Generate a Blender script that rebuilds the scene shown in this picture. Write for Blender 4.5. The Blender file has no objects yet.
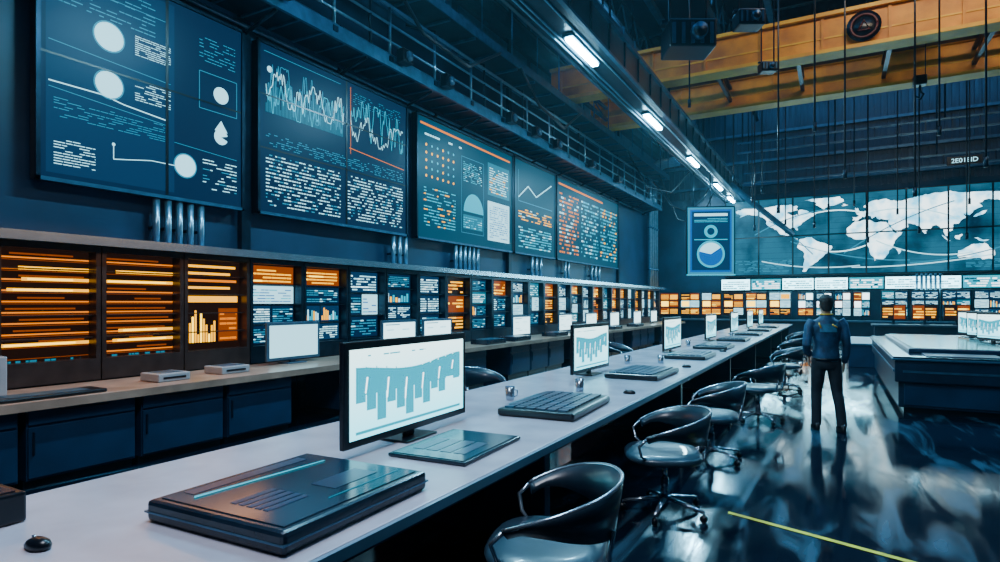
import bpy, math, random, bmesh
from mathutils import Vector, Matrix
random.seed(7)
SC=bpy.context.scene
COL=SC.collection
PI=math.pi
# ------------------------------------------------------------ materials
def mat(name,col,rough=.5,metal=0.0,noise=0.0,scale=4.0,bump=0.0,coat=0.0):
    m=bpy.data.materials.new(name); m.use_nodes=True
    nt=m.node_tree; b=nt.nodes['Principled BSDF']
    b.inputs['Base Color'].default_value=(*col,1)
    b.inputs['Roughness'].default_value=rough
    b.inputs['Metallic'].default_value=metal
    b.inputs['Coat Weight'].default_value=coat
    if noise>0 or bump>0:
        tc=nt.nodes.new('ShaderNodeTexCoord'); n=nt.nodes.new('ShaderNodeTexNoise')
        n.inputs['Scale'].default_value=scale; n.inputs['Detail'].default_value=6
        nt.links.new(tc.outputs['Object'],n.inputs['Vector'])
        r=nt.nodes.new('ShaderNodeValToRGB')
        r.color_ramp.elements[0].position=.3; r.color_ramp.elements[1].position=.7
        r.color_ramp.elements[0].color=(*[c*(1-noise) for c in col],1)
        r.color_ramp.elements[1].color=(*[min(1,c*(1+noise)) for c in col],1)
        nt.links.new(n.outputs['Fac'],r.inputs['Fac'])
        nt.links.new(r.outputs['Color'],b.inputs['Base Color'])
        if bump>0:
            bp=nt.nodes.new('ShaderNodeBump'); bp.inputs['Strength'].default_value=bump
            bp.inputs['Distance'].default_value=.02
            nt.links.new(n.outputs['Fac'],bp.inputs['Height']); nt.links.new(bp.outputs['Normal'],b.inputs['Normal'])
    return m
def emi(name,col,s=1.0,sample=False,rough=.35,noise=None,scale=3.0,grad=None):
    m=bpy.data.materials.new(name); m.use_nodes=True
    nt=m.node_tree; b=nt.nodes['Principled BSDF']
    b.inputs['Base Color'].default_value=(*[c*.05 for c in col],1)
    b.inputs['Roughness'].default_value=rough
    b.inputs['Specular IOR Level'].default_value=.15
    b.inputs['Emission Color'].default_value=(*col,1)
    b.inputs['Emission Strength'].default_value=s
    if noise:
        tc=nt.nodes.new('ShaderNodeTexCoord'); n=nt.nodes.new('ShaderNodeTexNoise'); n.inputs['Scale'].default_value=scale; n.inputs['Detail'].default_value=8
        r=nt.nodes.new('ShaderNodeValToRGB'); r.color_ramp.elements[0].position=.36; r.color_ramp.elements[1].position=.58
        r.color_ramp.elements[0].color=(*noise,1); r.color_ramp.elements[1].color=(*col,1)
        nt.links.new(tc.outputs['Object'],n.inputs['Vector']); nt.links.new(n.outputs['Fac'],r.inputs['Fac']); nt.links.new(r.outputs['Color'],b.inputs['Emission Color'])
    if grad:
        tc=nt.nodes.new('ShaderNodeTexCoord'); sp=nt.nodes.new('ShaderNodeSeparateXYZ')
        r=nt.nodes.new('ShaderNodeValToRGB'); r.color_ramp.elements[0].color=(*grad,1); r.color_ramp.elements[1].color=(*col,1)
        nt.links.new(tc.outputs['Generated'],sp.inputs['Vector']); nt.links.new(sp.outputs['Z'],r.inputs['Fac']); nt.links.new(r.outputs['Color'],b.inputs['Emission Color'])
    if not sample:
        try: m.cycles.emission_sampling='NONE'
        except Exception: pass
    return m
NAVY=mat('navy_paint',(.005,.022,.052),.36,0,.35,3)
NAVY2=mat('blue_panel_paint',(.008,.036,.088),.30,0,.3,2)
STEEL=mat('dark_steel',(.012,.028,.050),.33,.7,.35,5)
STEELB=mat('blue_grey_steel',(.05,.14,.23),.33,.5,.3,5)
DUCT=mat('duct_sheet_metal',(.09,.17,.25),.4,.4,.3,1.5)
PIPE=mat('galvanised_pipe',(.28,.46,.58),.28,.8,.15,8)
BLACK=mat('black_plastic',(.004,.007,.012),.28,0,.2,8)
DARKP=mat('charcoal_plastic',(.008,.020,.036),.22,0,.5,3)
GREYP=mat('grey_plastic',(.04,.085,.14),.3,0,.2,6)
TOPD=mat('dark_glossy_console_top',(.012,.036,.068),.16,.2,.5,2)
SEAT=mat('blue_grey_leather',(.010,.026,.045),.34,0,.35,5,.1,.15)
SEATL=mat('seat_leather',(.024,.055,.085),.32,0,.35,5,.1,.25)
RIM=mat('satin_silver',(.42,.55,.66),.22,.85,.1,10)
DESK=mat('desk_laminate',(.46,.46,.55),.24,0,.22,2.0)
DESKE=mat('desk_edge_band',(.18,.32,.44),.3,.2,.1,4)
WOOD=mat('warm_bench_laminate',(.38,.24,.18),.28,0,.3,3)
FRAMED=mat('dark_bronze_frame',(.045,.034,.034),.3,.5,.3,5)
ORANGE=mat('crane_orange_paint',(.88,.27,.006),.5,0,.5,1.3)
ORANGED=mat('crane_amber_paint',(1.0,.42,.015),.5,0,.35,1.6)
YEL=mat('yellow_floor_paint',(.80,.68,.02),.5,0,.25,9)
WALLL=mat('wall_left_paint',(.008,.036,.080),.4,.1,.35,1.2)
WALLB=mat('wall_back_cladding',(.012,.045,.085),.45,.2,.3,1.2)
RIB=mat('dark_ribbed_cladding',(.012,.040,.072),.4,.3,.4,1)
CEIL=mat('ceiling_deck',(.005,.014,.028),.6,.2,.3,1)
RED=mat('red_paint',(.45,.04,.02),.4,0,.1,5)
DRED=mat('faded_dark_red_paint',(.10,.018,.012),.5,0,.3,9)
E={}
E['navy']=emi('screen_navy',(.002,.024,.075),1.0)
E['navy2']=emi('screen_deep_teal',(.001,.062,.120),1.0)
E['panel']=emi('screen_panel_blue',(.003,.042,.120),1.0)
E['brown']=emi('screen_brown',(.014,.005,.003),1.0)
E['pale']=emi('screen_pale',(.38,.84,1.0),2.0)
E['white']=emi('screen_white',(.75,.94,1.0),4.0)
E['glow']=emi('screen_glow_white',(.56,.92,1.0),3.2)
E['dim']=emi('screen_dim_line',(.02,.32,.52),1.1)
E['cyan']=emi('screen_cyan',(.0,.56,.80),1.25)
E['teal']=emi('screen_teal',(.0,.24,.38),1.0)
E['orange']=emi('screen_orange',(1.0,.24,.0),1.4)
E['amber']=emi('screen_amber',(1.0,.42,.0),2.6)
E['gold']=emi('screen_gold',(1.0,.60,.03),5.0)
E['rust']=emi('screen_rust',(.34,.06,.0),1.0)
E['blue']=emi('screen_blue',(.0,.12,.50),1.2)
E['mon']=emi('monitor_gradient',(.62,.97,1.0),3.4,grad=(.16,.80,1.0))
E['land']=emi('map_land_white',(.72,.94,1.0),3.4,noise=(.10,.48,.72),scale=2.0)
E['sea']=emi('map_sea_blue',(.02,.17,.28),1.0,noise=(.002,.024,.055),scale=.7)
E['tube']=emi('tube_cold_white',(.36,.80,1.0),130,True)
E['strip']=emi('panel_cold_white',(.34,.84,1.0),7,True)
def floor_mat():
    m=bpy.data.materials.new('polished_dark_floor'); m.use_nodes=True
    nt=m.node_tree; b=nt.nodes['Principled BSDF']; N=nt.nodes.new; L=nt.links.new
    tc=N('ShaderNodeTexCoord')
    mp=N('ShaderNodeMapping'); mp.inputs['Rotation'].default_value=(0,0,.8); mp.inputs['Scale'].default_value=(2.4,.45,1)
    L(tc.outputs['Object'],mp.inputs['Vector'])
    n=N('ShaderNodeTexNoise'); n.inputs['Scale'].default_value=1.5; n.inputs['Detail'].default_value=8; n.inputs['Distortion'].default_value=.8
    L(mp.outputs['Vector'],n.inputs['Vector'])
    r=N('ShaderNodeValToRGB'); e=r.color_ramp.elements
    e[0].position=.53; e[0].color=(.003,.007,.015,1); e[1].position=.66; e[1].color=(.035,.09,.14,1)  # pale streaks painted into the base colour imitate light reflected off the floor
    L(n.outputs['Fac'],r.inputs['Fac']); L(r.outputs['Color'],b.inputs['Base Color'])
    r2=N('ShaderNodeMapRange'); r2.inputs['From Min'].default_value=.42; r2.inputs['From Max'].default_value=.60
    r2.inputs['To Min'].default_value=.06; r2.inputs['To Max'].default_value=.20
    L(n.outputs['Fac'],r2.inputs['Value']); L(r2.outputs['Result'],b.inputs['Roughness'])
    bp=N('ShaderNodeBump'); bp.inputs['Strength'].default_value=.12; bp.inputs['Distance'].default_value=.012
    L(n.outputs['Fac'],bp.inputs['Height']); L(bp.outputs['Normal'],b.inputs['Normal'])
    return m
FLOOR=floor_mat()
# ------------------------------------------------------------ mesh builder
class MB:
    def __init__(s): s.v=[]; s.f=[]; s.m=[]; s.sm=[]; s.mats=[]
    def mi(s,m):
        if m not in s.mats: s.mats.append(m)
        return s.mats.index(m)
    def add(s,vs,fs,m,smooth=False):
        o=len(s.v); k=s.mi(m)
        s.v+= [tuple(v) for v in vs]
        for f in fs: s.f.append([i+o for i in f]); s.m.append(k); s.sm.append(smooth)
        return s
    def box(s,x0,x1,y0,y1,z0,z1,m,bev=0,seg=2):
        if bev<=0:
            vs=[(x,y,z) for x in(x0,x1) for y in(y0,y1) for z in(z0,z1)]
            fs=[(0,1,3,2),(4,6,7,5),(0,4,5,1),(2,3,7,6),(0,2,6,4),(1,5,7,3)]
            return s.add(vs,fs,m)
        bm=bmesh.new(); bmesh.ops.create_cube(bm,size=1)
        for v in bm.verts:
            v.co=Vector((x0+(v.co.x+.5)*(x1-x0),y0+(v.co.y+.5)*(y1-y0),z0+(v.co.z+.5)*(z1-z0)))
        bmesh.ops.bevel(bm,geom=bm.edges[:],offset=bev,segments=seg,affect='EDGES',profile=.5)
        bm.verts.index_update()
        s.add([v.co for v in bm.verts],[[v.index for v in f.verts] for f in bm.faces],m,False); bm.free(); return s
    def tube(s,pts,r,m,n=10,cap=True,flat=None):
        pts=[Vector(p) for p in pts]; k=len(pts)
        rs=r if isinstance(r,(list,tuple)) else [r]*k
        vs=[];fs=[]; up=None
        for i,p in enumerate(pts):
            t=(pts[min(i+1,k-1)]-pts[max(i-1,0)]).normalized()
            if up is None:
                a=Vector((0,0,1)) if abs(t.z)<.9 else Vector((0,1,0))
                up=(a-t*a.dot(t)).normalized()
            else: up=(up-t*up.dot(t)).normalized()
            sd=t.cross(up)
            rr=rs[i]; ra,rb=(rr if isinstance(rr,(list,tuple)) else (rr,rr))
            for j in range(n):
                a=2*PI*j/n; vs.append(p+sd*(math.cos(a)*ra)+up*(math.sin(a)*rb))
        for i in range(k-1):
            for j in range(n):
                fs.append((i*n+j,i*n+(j+1)%n,(i+1)*n+(j+1)%n,(i+1)*n+j))
        if cap: fs.append(tuple(range(n))[::-1]); fs.append(tuple((k-1)*n+j for j in range(n)))
        return s.add(vs,fs,m,True)
    def cyl(s,p,q,r,m,n=14): return s.tube([p,q],r,m,n)
    def loft(s,rings,m,n=20,sq=2.0):
        vs=[];fs=[]
        for (x,y,z,rx,ry) in rings:
            for j in range(n):
                a=2*PI*j/n; c=math.cos(a); d=math.sin(a)
                vs.append((x+rx*math.copysign(abs(c)**(2/sq),c),y+ry*math.copysign(abs(d)**(2/sq),d),z))
        k=len(rings)
        for i in range(k-1):
            for j in range(n): fs.append((i*n+j,i*n+(j+1)%n,(i+1)*n+(j+1)%n,(i+1)*n+j))
        fs.append(tuple(range(n))[::-1]); fs.append(tuple((k-1)*n+j for j in range(n)))
        return s.add(vs,fs,m,True)
    def ball(s,c,r,m,n=12):
        rx,ry,rz=r if isinstance(r,tuple) else (r,r,r)
        R=[]
        for i in range(n//2+1):
            a=-PI/2+PI*i/(n//2); q=max(.02,math.cos(a)); R.append((c[0],c[1],c[2]+rz*math.sin(a),rx*q,ry*q))
        return s.loft(R,m,n)
    def obj(s,name,parent=None,loc=(0,0,0),rz=0):
        me=bpy.data.meshes.new(name); me.from_pydata(s.v,[],s.f)
        for m in s.mats: me.materials.append(m)
        me.polygons.foreach_set('material_index',s.m); me.polygons.foreach_set('use_smooth',s.sm)
        me.update()
        o=bpy.data.objects.new(name,me); COL.objects.link(o)
        o.location=loc; o.rotation_euler=(0,0,rz)
        if parent: o.parent=parent
        return o
def tag(o,label,cat,group=None,kind=None):
    o['label']=label; o['category']=cat
    if group: o['group']=group
    if kind: o['kind']=kind
    return o
def root(name,label,cat,loc=(0,0,0),rz=0,group=None):
    o=bpy.data.objects.new(name,None); o.empty_display_size=.1; COL.objects.link(o)
    o.location=loc; o.rotation_euler=(0,0,rz); return tag(o,label,cat,group)
def struct(o): o['kind']='structure'; return o
def dup(r,loc,rz=None,label=None,group=None):
    n=r.copy(); COL.objects.link(n); n.location=loc
    if rz is not None: n.rotation_euler=(0,0,rz)
    if label: n['label']=label
    if group: n['group']=group
    def rec(a,b):
        for c in a.children:
            d=c.copy(); COL.objects.link(d); d.parent=b; rec(c,d)
    rec(r,n); return n
# ------------------------------------------------------------ screen graphics
class G(MB):
    fine=1.0
    def __init__(s,w,h,bg,yo=0.0,z0=0.0,fine=1.0):
        super().__init__(); s.w=w; s.h=h; s.yo=yo; s.z0=z0; s.fine=fine
        s.rect(0,0,1,1,bg,0)
    def P(s,u,v,l): return ((u-.5)*s.w,s.yo-l*.002,s.z0+v*s.h)
    def rect(s,u0,v0,u1,v1,m,l=1):
        return s.add([s.P(u0,v0,l),s.P(u1,v0,l),s.P(u1,v1,l),s.P(u0,v1,l)],[(0,1,2,3)],m)
    def poly(s,pts,m,l=1): return s.add([s.P(u,v,l) for u,v in pts],[tuple(range(len(pts)))],m)
    def circ(s,u,v,r,m,l=1,n=28,a0=0,a1=2*PI):
        pts=[(u+r*math.cos(a0+(a1-a0)*i/n)/s.w,v+r*math.sin(a0+(a1-a0)*i/n)/s.h) for i in range(n if a1-a0>6.2 else n+1)]
        if a1-a0<6.2: pts.append((u,v))
        return s.poly(pts,m,l)
    def line(s,pts,t,m,l=1):
        for (a,b),(c,d) in zip(pts[:-1],pts[1:]):
            x0,y0,x1,y1=a*s.w,b*s.h,c*s.w,d*s.h
            L=math.hypot(x1-x0,y1-y0) or 1; nx,ny=-(y1-y0)/L*t/2,(x1-x0)/L*t/2
            s.poly([((x0+nx)/s.w,(y0+ny)/s.h),((x0-nx)/s.w,(y0-ny)/s.h),((x1-nx)/s.w,(y1-ny)/s.h),((x1+nx)/s.w,(y1+ny)/s.h)],m,l)
    def frame(s,u0,v0,u1,v1,t,m,l=1): s.line([(u0,v0),(u1,v0),(u1,v1),(u0,v1),(u0,v0)],t,m,l)
    def rows(s,u0,v0,u1,v1,n,m,th=.45,dens=.8,l=1,seg=(.02,.09),alt=None):
        n=max(1,int(n*s.fine)); dv=(v1-v0)/n; gp=.008/s.fine
        for i in range(n):
            u=u0; v=v0+dv*i
            while u<u1:
                q=random.uniform(*seg)/s.fine
                if random.random()<dens:
                    mm=alt if (alt and random.random()<.22) else m
                    s.rect(u,v,min(u+q,u1),v+dv*th,mm,l)
                u+=q+gp
    def wave(s,u0,v0,u1,v1,n,t,m,l=1,spk=.5):
        y=.5; pts=[]
        for i in range(n+1):
            y=min(1,max(0,y+random.uniform(-spk,spk)*.5)); pts.append((u0+(u1-u0)*i/n,v0+(v1-v0)*y))
        s.line(pts,t,m,l); return pts
# ------------------------------------------------------------ camera
A=math.atan2(335,600)
cd=bpy.data.cameras.new('camera'); cam=bpy.data.objects.new('camera',cd); COL.objects.link(cam)
cam.location=(0,0,1.62); cam.rotation_euler=(PI/2,0,A); cd.lens=21.6; cd.sensor_width=36; cd.shift_y=.022
cd.clip_start=.05; cd.clip_end=200
SC.camera=cam
# ------------------------------------------------------------ room
X0,X1,Y0,Y1,H=-8.0,10.0,-4.0,31.0,12.5
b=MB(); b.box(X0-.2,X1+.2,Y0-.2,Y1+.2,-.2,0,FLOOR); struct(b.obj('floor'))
b=MB(); b.box(X0-.2,X1+.2,Y0-.2,Y1+.2,H,H+.2,CEIL); struct(b.obj('ceiling'))
b=MB(); b.box(X0-.2,X0,Y0,Y1,0,H,WALLL); struct(b.obj('wall_left'))
b=MB(); b.box(X0-.2,X1+.2,Y1,Y1+.2,0,H,WALLB); struct(b.obj('wall_back'))
b=MB(); b.box(X1,X1+.2,Y0,Y1,0,H,NAVY); struct(b.obj('wall_right'))
b=MB(); b.box(X0-.2,X1+.2,Y0-.2,Y0,0,H,NAVY); struct(b.obj('wall_front'))
k=1
def trim(b):
    global k
    struct(b.obj('trim_%d'%k)); k+=1
b=MB()
for i in range(9):
    y=Y0+.2+i*4; b.box(X0,X0+.05,y,y+3.7,9.45,H-.6,STEELB,.02,1); b.box(X0,X0+.05,y,y+3.7,7.6,8.85,STEELB,.02,1)
trim(b)
b=MB()
for i in range(72):
    x=X0+i*.25; b.box(x,x+.12,Y1-.06,Y1,6.8,H-.6,RIB)
trim(b)
for z in(7.2,8.3,9.6,11.0):
    b=MB(); b.box(X0,X1,Y1-.2,Y1-.06,z,z+.12,STEELB); trim(b)
for y in(9,14,19.5,24.5,29):
    b=MB(); b.box(X0,X1,y-.15,y+.15,H-.06,H,STEELB); b.box(X0,X1,y-.04,y+.04,H-.5,H-.06,STEEL); b.box(X0,X1,y-.15,y+.15,H-.56,H-.5,STEELB); trim(b)
for x in(-5.5,-2,1.5,5,8.5):
    b=MB(); b.box(x-.1,x+.1,Y0,Y1,H-.75,H-.56,STEELB); trim(b)
for y in(-1,6.15,14.74,24.4):
    b=MB(); b.box(X0,X0+.10,y-.08,y+.08,2.4,H,STEEL); trim(b)
b=MB(); b.add([(-.72,4.93,.004),(-.72,4.88,.004),(3.0,3.62,.004),(3.0,3.68,.004)],[(0,1,2,3)],YEL)
o=b.obj('floor_line'); tag(o,'painted yellow safety line on the dark floor','floor marking')

# ------------------------------------------------------------ big wall screens
def wall_screen(label,ya,yb,z0,z1,g,divs=(),hd=()):
    w=yb-ya; h=z1-z0
    r=root('wall_display',label,'screen',(X0+.2,(ya+yb)/2,z0),PI/2,'large wall displays')
    f=MB(); f.box(-w/2-.04,w/2+.04,.012,.15,-.04,h+.04,BLACK,.01,1)
    for s in(-1,1): f.box(-w/2-.05 if s<0 else w/2+.005,-w/2-.005 if s<0 else w/2+.05,-.02,.02,-.05,h+.05,STEEL)
    f.box(-w/2-.05,w/2+.05,-.02,.02,-.05,-.005,STEELB); f.box(-w/2-.05,w/2+.05,-.02,.02,h+.005,h+.05,STEEL)
    f.obj('frame',r)
    for d in divs: g.rect(d-.012/w*1.8,0,d+.012/w*1.8,1,BLACK,4)
    for d in hd: g.rect(0,d-.005,1,d+.005,BLACK,4)
    g.obj('screen',r)
    for s in(-.3,.3):
        m=MB(); m.box(s*w-.1,s*w+.1,.15,.195,h*.2,h*.8,STEEL); m.obj('wall_bracket',r)
    return r
ZB,ZT=3.06,5.68
w,h=2.61,2.62; g=G(w,h,E['navy'],fine=2.1)
g.rect(.02,.02,.60,.98,E['panel'],1)
for (u,v,r) in((.28,.70,.17),(.28,.475,.16),(.66,.17,.15)):
    g.circ(u,v,r+.02,E['dim'],2); g.circ(u,v,r,E['pale'],3)
g.circ(.87,.60,.12,E['pale'],3); g.frame(.74,.50,.97,.70,.01,E['dim'],2)
g.circ(.87,.37,.11,E['pale'],3,a0=.3,a1=5.9); g.poly([(.83,.40),(.87,.46),(.91,.40)],E['pale'],3)
g.line([(.03,.42),(.25,.42),(.35,.40),(.56,.38)],.014,E['pale'],2); g.line([(.03,.60),(.58,.57)],.009,E['dim'],2)
g.line([(.03,.91),(.2,.88),(.56,.88)],.008,E['dim'],2); g.line([(.03,.395),(.56,.355)],.008,E['dim'],2); g.line([(.6,.28),(.97,.26)],.008,E['dim'],2)
g.circ(.30,.20,.02,E['pale'],2); g.line([(.30,.20),(.30,.13),(.48,.16),(.62,.16)],.01,E['pale'],2)
g.rows(.40,.66,.58,.76,5,E['pale'],.28,.8,2,(.03,.10)); g.rows(.40,.44,.58,.55,5,E['pale'],.28,.7,2,(.03,.1))
g.rows(.05,.27,.55,.36,4,E['dim'],.3,.6,2,(.03,.12)); g.rows(.05,.06,.22,.18,5,E['pale'],.3,.7,2,(.03,.1))
g.rows(.74,.76,.96,.90,4,E['dim'],.25,.6,2,(.02,.08)); g.rows(.76,.07,.97,.24,5,E['pale'],.28,.6,2,(.03,.1),E['dim'])
g.rows(.05,.78,.5,.97,5,E['dim'],.25,.5,2,(.03,.1))
wall_screen('dark blue video wall with pale circles and callouts',3.37,5.98,ZB,ZT,g,(.56,),(.54,))
w,h=3.63,2.62; g=G(w,h,E['navy'],fine=2.2)
g.wave(.03,.62,.50,.90,120,.012,E['dim'],2,.9); g.wave(.03,.60,.5,.82,110,.012,E['cyan'],2,.8); g.wave(.03,.66,.5,.86,80,.010,E['pale'],3,.9)
for i in range(60): 
    u=.03+i*.0078; g.rect(u,.60,u+.004,.62+.17*abs(math.sin(i*.31))+random.random()*.05,E['teal'],1)
g.wave(.55,.62,.97,.90,90,.012,E['cyan'],2,.8); g.wave(.55,.60,.97,.80,60,.010,E['pale'],2,.7)
g.line([(.54,.54),(.98,.50)],.010,E['orange'],2); g.line([(.02,.96),(.48,.96)],.01,E['dim'],2); g.line([(.55,.50),(.55,.97)],.008,E['orange'],2)
g.rows(.03,.04,.48,.36,7,E['pale'],.33,.75,2,(.015,.05),E['dim']); g.rows(.53,.04,.97,.36,7,E['pale'],.33,.75,2,(.015,.05),E['dim'])
g.rows(.03,.40,.97,.48,3,E['dim'],.35,.5,2,(.015,.05)); g.rows(.57,.86,.95,.95,3,E['dim'],.25,.5,2,(.01,.04))
g.circ(.05,.86,.05,E['pale'],2)
wall_screen('dark blue wall display with waveforms and data tables',6.32,9.95,ZB,ZT,g,(.52,),(.70,.38))
w,h=4.29,2.6; g=G(w,h,E['navy2'],fine=1.9)
g.line([(.02,.95),(.97,.93)],.045,E['orange'],2); g.rows(.03,.86,.4,.90,1,E['pale'],.4,.7,2)
for i in range(6):
    for j in range(5): g.circ(.07+i*.05,.52+j*.065,.030,E['cyan'] if (i*j)%3 else E['amber'],2,8)
g.rows(.05,.10,.34,.44,7,E['cyan'],.35,.7,2,(.02,.09),E['amber'])
g.frame(.40,.10,.64,.80,.012,E['dim'],2); g.rows(.42,.58,.62,.77,6,E['cyan'],.35,.7,2,(.01,.05),E['pale'])
g.circ(.53,.30,.46,E['cyan'],2,24,0,PI); g.rect(.42,.14,.63,.27,E['teal'],1); g.rows(.42,.15,.62,.26,3,E['cyan'],.35,.7,2,(.01,.05),E['pale'])
g.rect(.69,.07,.96,.46,E['pale'],2); g.rows(.71,.10,.94,.43,8,E['blue'],.4,.7,3,(.02,.06))
g.rect(.69,.52,.96,.84,E['teal'],2); g.rows(.71,.55,.94,.81,6,E['pale'],.4,.8,3,(.02,.07),E['amber'])
wall_screen('teal wall display with dot matrix, dome chart and tables',10.36,14.65,ZB,ZT,g)
w,h=2.74,2.6; g=G(w,h,E['navy2'],fine=1.7)
g.line([(.08,.60),(.3,.75),(.5,.66),(.9,.86)],.035,E['pale'],2); g.line([(.08,.56),(.08,.9)],.02,E['dim'],2); g.line([(.08,.56),(.92,.56)],.02,E['dim'],2)
g.rows(.08,.36,.9,.50,3,E['amber'],.4,.6,2,(.04,.14),E['pale']); g.rows(.08,.06,.9,.30,5,E['cyan'],.45,.7,2,(.04,.14),E['pale'])
wall_screen('teal wall display with rising line chart',14.83,17.55,ZB,ZT,g)
w,h=6.17,2.6; g=G(w,h,E['navy2'],fine=1.4)
g.line([(.02,.94),(.7,.92)],.06,E['orange'],2)
g.rows(.03,.08,.30,.86,12,E['orange'],.45,.7,2,(.01,.05),E['pale']); g.rows(.34,.08,.62,.86,12,E['cyan'],.45,.7,2,(.01,.05),E['pale'])
g.rows(.66,.08,.97,.86,12,E['cyan'],.45,.7,2,(.01,.05),E['amber'])
wall_screen('teal wall display with orange and white data columns',17.75,23.9,ZB,ZT,g)

# ------------------------------------------------------------ console wall: display cabinets
def subpanel(g,u0,v0,u1,v1,k):
    W=u1-u0; Hh=v1-v0
    bgs={'o':E['rust'],'n':E['navy'],'w':E['pale'],'c':E['panel'],'a':E['brown'],'t':E['teal'],'g':E['panel']}
    g.rect(u0,v0,u1,v1,bgs[k],1); a,b_,c,d=u0+.05*W,v0+.1*Hh,u1-.05*W,v1-.1*Hh
    if k=='o': g.rows(a,b_,c,d,4,E['amber'],.45,.8,2,(.1,.4),E['gold'])
    if k=='n': g.rows(a,b_,c,d,6,E['dim'],.45,.8,2,(.05,.16),E['pale'])
    if k=='w': g.rows(a,b_,c,d,5,E['blue'],.35,.6,2,(.05,.2),E['cyan'])
    if k=='c': g.rows(a,b_,c,d,6,E['pale'],.45,.8,2,(.04,.16),E['glow'])
    if k=='a': g.rows(a,b_,c,d,4,E['amber'],.5,.8,2,(.1,.4),E['orange'])
    if k=='t': g.rows(a,b_,c,d,5,E['pale'],.4,.8,2,(.05,.2),E['white'])
    if k=='g':
        for i in range(9): g.rect(a+i*(c-a)/9,b_,a+(i+.7)*(c-a)/9,b_+(d-b_)*random.uniform(.3,1),random.choice([E['cyan'],E['pale'],E['amber']]),2)
def cab(y,kind,label):
    wd=.95; r=root('display_cabinet',label,'display cabinet',(-7.0,y,0),PI/2,'display cabinets along the wall')
    o=kind in('orange','bars'); fr=FRAMED if o else STEEL; dp=.16
    f=MB(); f.box(-wd/2+.005,wd/2-.005,dp,.9,.0,2.24,BLACK)
    f.box(-wd/2+.005,wd/2-.005,0,dp,.79,1.02,fr); f.box(-wd/2+.005,wd/2-.005,0,dp,2.17,2.24,fr)
    f.box(-wd/2+.005,-wd/2+.05,0,dp,1.02,2.17,fr); f.box(wd/2-.05,wd/2-.005,0,dp,1.02,2.17,fr)
    f.obj('cabinet_body',r)
    sw,sh=wd-.10,1.15
    if kind=='orange':
        g=G(sw,sh,E['brown'],dp-.003,1.02)
        for i in range(10):
            v=.03+i*.097; q=random.choice([0,1,1,2,3])
            g.rect(.0,v-.004,1,v+.002,E['rust'],1)
            if q>=1: g.rect(0,v+.012,1,v+.026,E['orange'],2)
            if q>=2 or i in(1,7,8):
                a=random.uniform(0,.3); g.rect(a,v+.010,1,v+.040,E['amber'],3); g.rect(a+.06,v+.018,random.uniform(.7,.97),v+.032,E['gold'],4)
            if q in(1,3): g.rect(random.uniform(0,.5),v+.045,random.uniform(.6,1),v+.060,E['rust'],2)
        g.rows(.05,.0,.9,.03,1,E['teal'],.5,.5,3,(.02,.08))
    elif kind=='bars':
        g=G(sw,sh,E['brown'],dp-.003,1.02,1.0)
        for v in(.68,.76,.84,.92): g.rect(.03,v,random.uniform(.8,.97),v+.028,random.choice([E['orange'],E['amber']]),2)
        for i in range(12):
            u=.04+i*.045; g.rect(u,.08,u+.032,.12+random.random()*.32,E['amber'] if i%3 else E['gold'],2)
        g.rect(.62,.08,.96,.46,E['rust'],2); g.rows(.64,.1,.94,.44,6,E['orange'],.45,.8,3,(.05,.2)); g.rect(.04,.53,.96,.60,E['amber'],2)
    else:
        g=G(sw,sh,BLACK,dp-.003,1.02,1.0)
        n=len(kind); 
        for i,kk in enumerate(kind):
            if i==1 and kk in 'ncg':
                subpanel(g,.02,.015+i/n,.49,(i+1)/n-.015,kk); subpanel(g,.51,.015+i/n,.98,(i+1)/n-.015,random.choice('cwgn'))
            else: subpanel(g,.02,.015+i/n,.98,(i+1)/n-.015,kk)
    g.obj('screen',r)
    s=MB()
    zs=(1.25,1.49,1.73,1.97) if o else [1.02+sh*i/len(kind) for i in range(1,len(kind))]
    for z in zs: s.box(-sw/2,sw/2,.04,dp-.012,z-.006,z+.006,fr)
    s.obj('shelf_bar',r)
    return r
L={'orange':'dark framed cabinet with long glowing orange light bars','bars':'cabinet screen with orange rows and amber bar chart'}
seq=['orange','orange','orange','bars','ncwo','cgno','nnc','wcgn','ncc','aoa','ngtn','nco','cwgc','nnt','aao','cwc','tgno','wcc','oao','ctn','aoo','cno','wcw','oaa','cwc','tco','nnc']
for i,kd in enumerate(seq): cab(2.17+.955*i,kd,L.get(kd,'grey cabinet bay with small stacked data screens' if 'o' not in kd and 'a' not in kd else 'grey cabinet bay with stacked blue and orange screens'))
b=root('cabinet_ledge','pale steel ledge running on top of the display cabinets','ledge')
m=MB(); m.box(-7.95,-6.88,1.2,28.0,2.25,2.31,STEELB,.01,1); m.obj('ledge_top',b)
m=MB(); m.box(-6.88,-6.86,1.2,28,2.235,2.33,RIM); m.obj('edge_strip',b)
for ys in((4.72,4.88,5.04,5.2,5.36),(9.6,9.8,10.0),(11.9,12.1,12.3,12.5,12.7,12.9),(16.0,16.3,16.6,18.5,18.8),(21,21.4,21.8)):
    for y in ys:
        b=MB(); b.cyl((X0+.15,y,2.313),(X0+.15,y,3.0),.045,PIPE); b.cyl((X0+.15,y,2.313),(X0+.15,y,2.36),.062,STEELB); b.box(X0+.002,X0+.11,y-.02,y+.02,2.6,2.64,STEEL)
        tag(b.obj('conduit'),'vertical galvanised conduit on the wall above the ledge','pipe','short wall conduits')
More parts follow.
